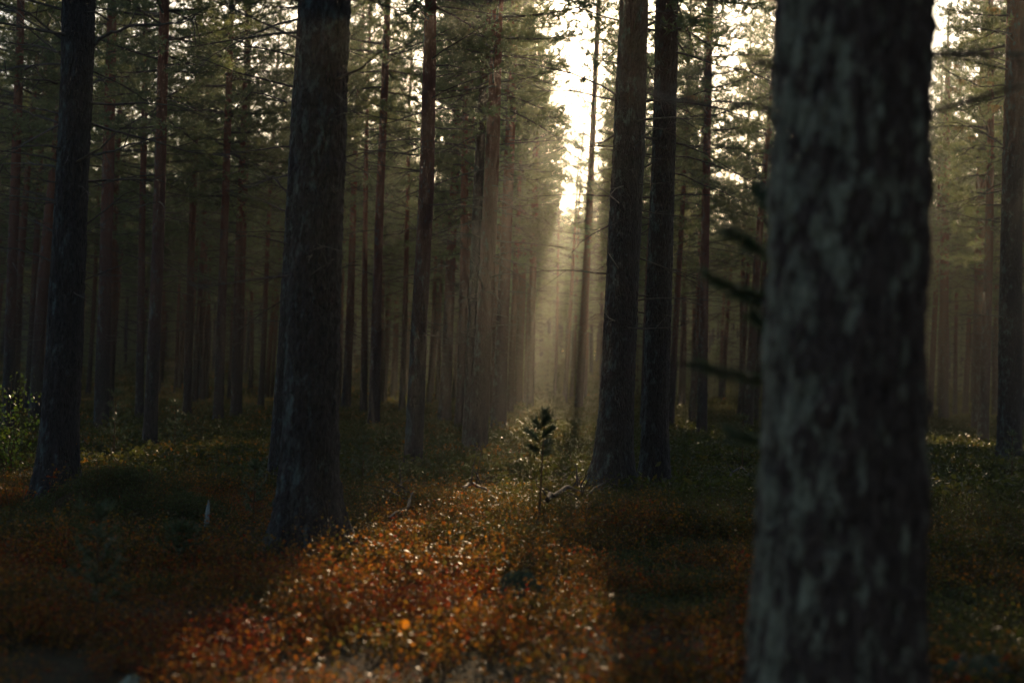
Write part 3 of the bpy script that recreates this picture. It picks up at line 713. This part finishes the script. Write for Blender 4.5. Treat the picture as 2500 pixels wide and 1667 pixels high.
# roots spreading from the feet of the near trunks
for root_t, r0, n_, sd_ in ((T2, .17, 7, 1), (T3, .15, 6, 2), (T4, .17, 6, 3), (T5, .14, 5, 4), (T1, .16, 5, 5)):
    rg = np.random.default_rng(900 + sd_); fx, fy, fz = root_t.location
    for k in range(n_):
        a = k * 6.283 / n_ + rg.normal() * .25; L = rg.uniform(.35, .75); u = np.linspace(0, 1, 9); bend = rg.normal() * .35
        rx = fx + (r0 * .55 + L * u) * np.cos(a + bend * u); ry = fy + (r0 * .55 + L * u) * np.sin(a + bend * u)
        rz = ground_z(rx, ry) + .17 * (1 - u) ** 3 + .025 - .09 * u ** 2 + rg.normal(size=9) * .006
        b = MB(); b.tube(np.stack([rx - fx, ry - fy, rz - fz], -1), np.interp(u, [0, .3, 1], [.085, .05, .014]), 8); link('root', b.mesh('root', [M_BARK], True), root_t)

# ------------------------------------------------------------------ saplings
def shoot(b, p, d, L, rg, n=46, nl=.06, w=.0022, mi=0, wood=1, r=.004):
    d = unit(np.asarray(d, float)); k = 6
    pts = np.asarray(p) + d * L * np.linspace(0, 1, k)[:, None] + np.array([0, 0, 1]) * (.10 * L * np.linspace(0, 1, k) ** 2)[:, None]
    b.tube(pts, np.linspace(r, r * .5, k), 4, wood)
    u = rg.uniform(.1, 1.0, n); c = np.stack([np.interp(u, np.linspace(0, 1, k), pts[:, i]) for i in range(3)], -1)
    rd = unit(rg.normal(size=(n, 3))); rd = unit(rd - (rd @ d)[:, None] * d); nd = unit(d * .8 + rd * .75)
    s = unit(np.cross(nd, rg.normal(size=(n, 3)))) * w; l = nl * rg.uniform(.7, 1.15, (n, 1))
    b.tris(np.stack([c - s, c + s, c + nd * l], 1), mi)
def young_pine(base, h, label, seed, whorls=4, blen=.22, n=46, nl=.055, w=.0022, tilt=0.0, explicit=None, group=None, first=.3, name='pine_sapling', cat='sapling'):
    rg = np.random.default_rng(seed); t = thing(name, base, label, cat, group)
    top = np.array([tilt * h, 0, h]); b = MB(); k = 6
    sp = top * np.linspace(0, 1, k)[:, None]; sp[0, 2] = -.05
    b.tube(sp, np.linspace(.006 + .007 * h, .004, k), 6); link('stem', b.mesh('stem', [M_STEM], True), t)
    b = MB(); shoot(b, top * .93, (tilt, 0, 1), .12 * max(h, .6), rg, int(n * 2), nl, w); link('shoot', b.mesh('shoot', [M_SAPL, M_STEM]), t)
    if explicit is None:
        for q in range(whorls):
            u = first + (.95 - first) * q / max(1, whorls - 1); m = rg.integers(3, 6); a0 = rg.uniform(0, 6.28)
            for j in range(m):
                a = a0 + j * 6.28 / m; L = blen * (1.25 - .75 * u) * rg.uniform(.7, 1.2)
                b = MB(); shoot(b, top * u, (math.cos(a), math.sin(a), .35 + .5 * u), L, rg, n, nl, w); link('shoot', b.mesh('shoot', [M_SAPL, M_STEM]), t)
    else:
        for (p0, p1) in explicit:
            p0 = np.array(Vector(p0) - t.location); p1 = np.array(Vector(p1) - t.location)
            b = MB(); shoot(b, p0, p1 - p0, np.linalg.norm(p1 - p0), rg, n, nl, w); link('shoot', b.mesh('shoot', [M_SAPL, M_STEM]), t)
    return t
pb = on_ground(1314, 1300); hs = (at_depth(1322, 1020, pb.y).z - pb.z); Yp = pb.y
def q(x, y, dy=0): return at_depth(x, y, Yp + dy)
young_pine(pb, hs, 'small lone pine sapling in the sunlit gap at centre right', 31, tilt=.03, n=190, nl=.06, w=.0046,
           explicit=[(q(1319, 1078), q(1284, 1052, .08)), (q(1320, 1070), q(1352, 1046, -.05)), (q(1319, 1100), q(1292, 1092, -.1)), (q(1320, 1088), q(1345, 1078, .1)), (q(1321, 1050), q(1306, 1028, .02)),
                     (q(1321, 1045), q(1336, 1022, -.02)), (q(1318, 1108), q(1340, 1102, .12))])
# the blurred young pine whose shoots reach out from behind the nearest trunk
Yf = 4.25; fb = at_depth(1915, 1900, Yf); fb.z = float(ground_z(fb.x, fb.y))
def q(x, y, dy=0): return at_depth(x, y, Yf + dy)
young_pine(fb, at_depth(1900, 420, Yf).z - fb.z, 'blurred young pine whose shoots reach left from behind the nearest trunk', 32, n=230, nl=.05, w=.0035,
           explicit=[(q(1910, 640), q(1775, 575, .05)), (q(1910, 745), q(1722, 690, -.05)), (q(1905, 740), q(1790, 725, .1)), (q(1905, 830), q(1835, 775, .05)), (q(1905, 935), q(1690, 905, 0)), (q(1900, 520), q(1850, 470, .1)), (q(1905, 1090), q(1780, 1065, .1))])
for k, (px, py, tpy, lab) in enumerate([(232, 1545, 1260, 'dim pine sapling in the dark foreground shrubs at lower left'), (618, 1290, 1140, 'shadowed pine sapling just left of the thick trunk foot'), (440, 1400, 1300, 'tiny dark pine sapling among red shrubs left of the thick trunk'),
                                       (277, 1140, 960, 'spindly young conifer between leftmost thick trunk and slim pine'), (425, 1120, 985, 'spindly young conifer right of the slim pine'), (885, 1200, 1075, 'thin young conifer right of the thick trunk, in green shade'),
                                       (1812, 1150, 1020, 'dim young conifer against the left side of the blurred trunk'), (2470, 1180, 1060, 'young conifer below the right edge trunk')]):
    b = on_ground(px, py); h = at_depth(px, tpy, b.y).z - b.z
    young_pine(b, h, lab, 40 + k, whorls=5, blen=.28 * min(1.3, max(.6, h)), n=40, nl=.06, w=.003, first=.25)
# birch bush at the left edge
bb = on_ground(22, 1175); rg = np.random.default_rng(77)
t = thing('birch_bush', bb, 'leafy green young birch at the left edge of the wood', 'bush')
for s in range(11):
    a = rg.uniform(0, 6.28); h = rg.uniform(.6, 1.15); k = 7; u = np.linspace(0, 1, k)[:, None]
    P0 = u * np.array([math.cos(a) * .32, math.sin(a) * .32, h]) + np.cumsum(rg.normal(size=(k, 3)) * .015, 0)
    b = MB(); b.tube(P0, np.linspace(.007, .002, k), 4); st = link('stem', b.mesh('stem', [M_STEM], True), t)
    n = 75; uu = rg.uniform(.2, 1, n); c = np.stack([np.interp(uu, u[:, 0], P0[:, i]) for i in range(3)], -1) + rg.normal(size=(n, 3)) * .075
    d = unit(rg.normal(size=(n, 3)) + np.array([0, 0, -.5])); sd = unit(np.cross(d, rg.normal(size=(n, 3)))); L = rg.uniform(.026, .045, (n, 1))
    b = MB(); b.quads(np.stack([c, c + d * L * .4 + sd * L * .38, c + d * L, c + d * L * .4 - sd * L * .38], 1)); link('leaf_spray', b.mesh('leaf_spray', [M_BIRCH]), st)['kind'] = 'stuff'

# ------------------------------------------------------------------ small things on the floor
def floor_stick(label, line, r0, r1, seed, lift, twigs=5, m=None, name='fallen_branch', cat='branch'):
    P = []
    for (px, py), l in zip(line, lift):
        p = on_ground(px, py); P.append(p + Vector((0, 0, l + .04)))
    t = thing(name, P[0], label, cat)
    branch_from(t, P, r0 * 1.4, r1 * 1.3, seed, 0, 'limb', m or M_DEADFALL)
    rg = np.random.default_rng(seed)
    for k in range(twigs):
        i = rg.integers(1, len(P)); a = P[i - 1].lerp(P[i], rg.random()); d = Vector((rg.normal() * .5, rg.normal() * .3, abs(rg.normal()) * .35 + .05)); L = rg.uniform(.15, .4)
        branch_from(t, [a, a + d.normalized() * L * .5, a + d.normalized() * L + Vector((0, 0, -.03))], r1 * 1.3, r1 * .4, seed + k + 1, 1, 'twig', m or M_DEADFALL)
    return t
floor_stick('long dark fallen branch below the paired trunks, behind the lone sapling', [(1335, 1262), (1400, 1240), (1480, 1225), (1570, 1215)], .016, .008, 401, [.10, .16, .14, .08], 9)
floor_stick('forked dark fallen branch in the sunlit gap right of the sapling foot', [(1380, 1300), (1420, 1262), (1480, 1240)], .014, .006, 402, [.04, .15, .20], 7)
floor_stick('arched dead branch on the shrubs left of the lone sapling', [(1128, 1235), (1150, 1230), (1175, 1240), (1198, 1250)], .015, .006, 403, [.12, .17, .16, .08], 5)
floor_stick('crooked dead branch right of the thick trunk foot', [(950, 1300), (985, 1280), (990, 1255), (935, 1240)], .012, .005, 404, [.06, .12, .18, .14], 6)
floor_stick('bent pale twig arching left of the blurred trunk', [(1776, 1210), (1785, 1195), (1805, 1192), (1835, 1205)], .011, .006, 405, [.02, .16, .23, .16], 1, M_TWIG, 'bent_twig', 'twig')
floor_stick('thin root-like stick running right from the thick trunk foot', [(838, 1345), (870, 1350), (905, 1352)], .012, .005, 406, [.12, .06, .05], 2)
# bleached stake
p = on_ground(503, 1290); b = MB(); tp = at_depth(510, 1220, p.y) - p
b.tube(np.array([[0, 0, -.05], [tp.x * .4, 0, tp.z * .4], [tp.x * .8, 0, tp.z * .8], [tp.x, 0, tp.z]]), [.020, .019, .013, .002], 7)
tag(link('bleached_stub', b.mesh('bleached_stub', [M_BLEACH]), None, p), 'pale bleached wooden stub sticking up left of the thick trunk', 'stub')
# mossy stone and hummocks: uneven lumps
def lump(name, px, py, w, d, h, label, cat, m, seed):
    p = on_ground(px, py); nu, nv = 40, 20
    a = np.arange(nu) * 2 * np.pi / nu; e = np.linspace(-.35, np.pi / 2, nv); A, E = np.meshgrid(a, e)
    r = 1 + .45 * (vn(np.cos(A) * 2 + 5, np.sin(A) * 2 + E * 2, seed) - .5) + .22 * (vn(np.cos(A) * 6 + 5, np.sin(A) * 6 + E * 6, seed + 1) - .5) + .12 * (vn(np.cos(A) * 15 + 25, np.sin(A) * 15 + E * 15, seed + 2) - .5)
    V = np.stack([w / 2 * r * np.cos(E) * np.cos(A), d / 2 * r * np.cos(E) * np.sin(A), h * r * np.sin(E)], -1).reshape(-1, 3)
    i, j = np.meshgrid(np.arange(nv - 1), np.arange(nu), indexing='ij'); j2 = (j + 1) % nu
    b = MB(); b.add(V, np.stack([i * nu + j, i * nu + j2, (i + 1) * nu + j2, (i + 1) * nu + j], -1).reshape(-1, 4))
    return tag(link(name, b.mesh(name, [m], True), None, p), label, cat)
lump('mossy_stone', 1270, 1470, .25, .2, .14, 'dark moss-capped stone in the sunlit red shrubs', 'stone', M_MOSS, 1)
lump('lichen_stone', 322, 1672, .09, .10, .035, 'pale lichen-covered stone at the bottom edge, lower left', 'stone', M_LICHEN, 2)
lump('moss_cushion', 2420, 1670, .42, .3, .10, 'yellow-green moss cushion in the bottom right corner', 'moss', M_MOSS, 3)
lump('moss_cushion', 1150, 1730, .62, .25, .06, 'pale sunlit moss cushion at the bottom edge, centre', 'moss', M_LICHEN, 4)
# fallen leaves
for k, (px, py, s, lab) in enumerate([(987, 1612, .026, 'bright yellow birch leaf caught on shrubs near the bottom edge'), (1158, 1556, .016, 'small pale orange leaf caught on the sunlit shrubs')]):
    p = on_ground(px, py) + Vector((0, 0, .15)); n = 12; a = np.linspace(0, 2 * np.pi, n, endpoint=False)
    prof = np.stack([np.cos(a) * s * (.62 + .1 * np.cos(a * 3)), .25 * s * np.sin(a) * np.cos(a), np.sin(a) * s * .8], -1)
    b = MB(); V = np.concatenate([[[0, .006, 0]], prof]); b.add(V, [[0, i + 1, (i + 1) % n + 1] for i in range(n)])
    t = thing('fallen_leaf', p, lab, 'leaf'); link('blade', b.mesh('blade', [M_YLEAF], True), t)
    b = MB(); b.tube(np.array([[0, 0, -s * .8], [.004, .01, -s * 1.6], [.01, .0, -.17]]), [.0012, .001, .0009], 4); link('stalk', b.mesh('stalk', [M_STEM]), t)

# ------------------------------------------------------------------ haze: the thin mist the sunbeams show in
def haze():
    x0, x1, y0, y1, z0, z1 = -330, 330, -170, 540, -3.0, 45.0
    g = ground_z(np.array([-300., 300, 300, -300]), np.array([-140., -140, 525, 525])); z1 = max(z1, g.max() + 5)
    V = [(x, y, z) for z in (z0, z1) for y in (y0, y1) for x in (x0, x1)]
    b = MB(); b.add(V, [[0, 2, 3, 1], [4, 5, 7, 6], [0, 1, 5, 4], [2, 6, 7, 3], [0, 4, 6, 2], [1, 3, 7, 5]])
    m, t = mat('haze'); pv = N(t, 'ShaderNodeVolumePrincipled'); pv.inputs['Color'].default_value = (.86, .91, .82, 1)
    pv.inputs['Density'].default_value = .0005; pv.inputs['Anisotropy'].default_value = .82
    o = N(t, 'ShaderNodeOutputMaterial'); t.links.new(pv.outputs[0], o.inputs['Volume'])
    tag(link('haze', b.mesh('haze', [m])), 'thin sunlit morning haze between the pine trunks', 'haze', None, 'stuff')
haze()
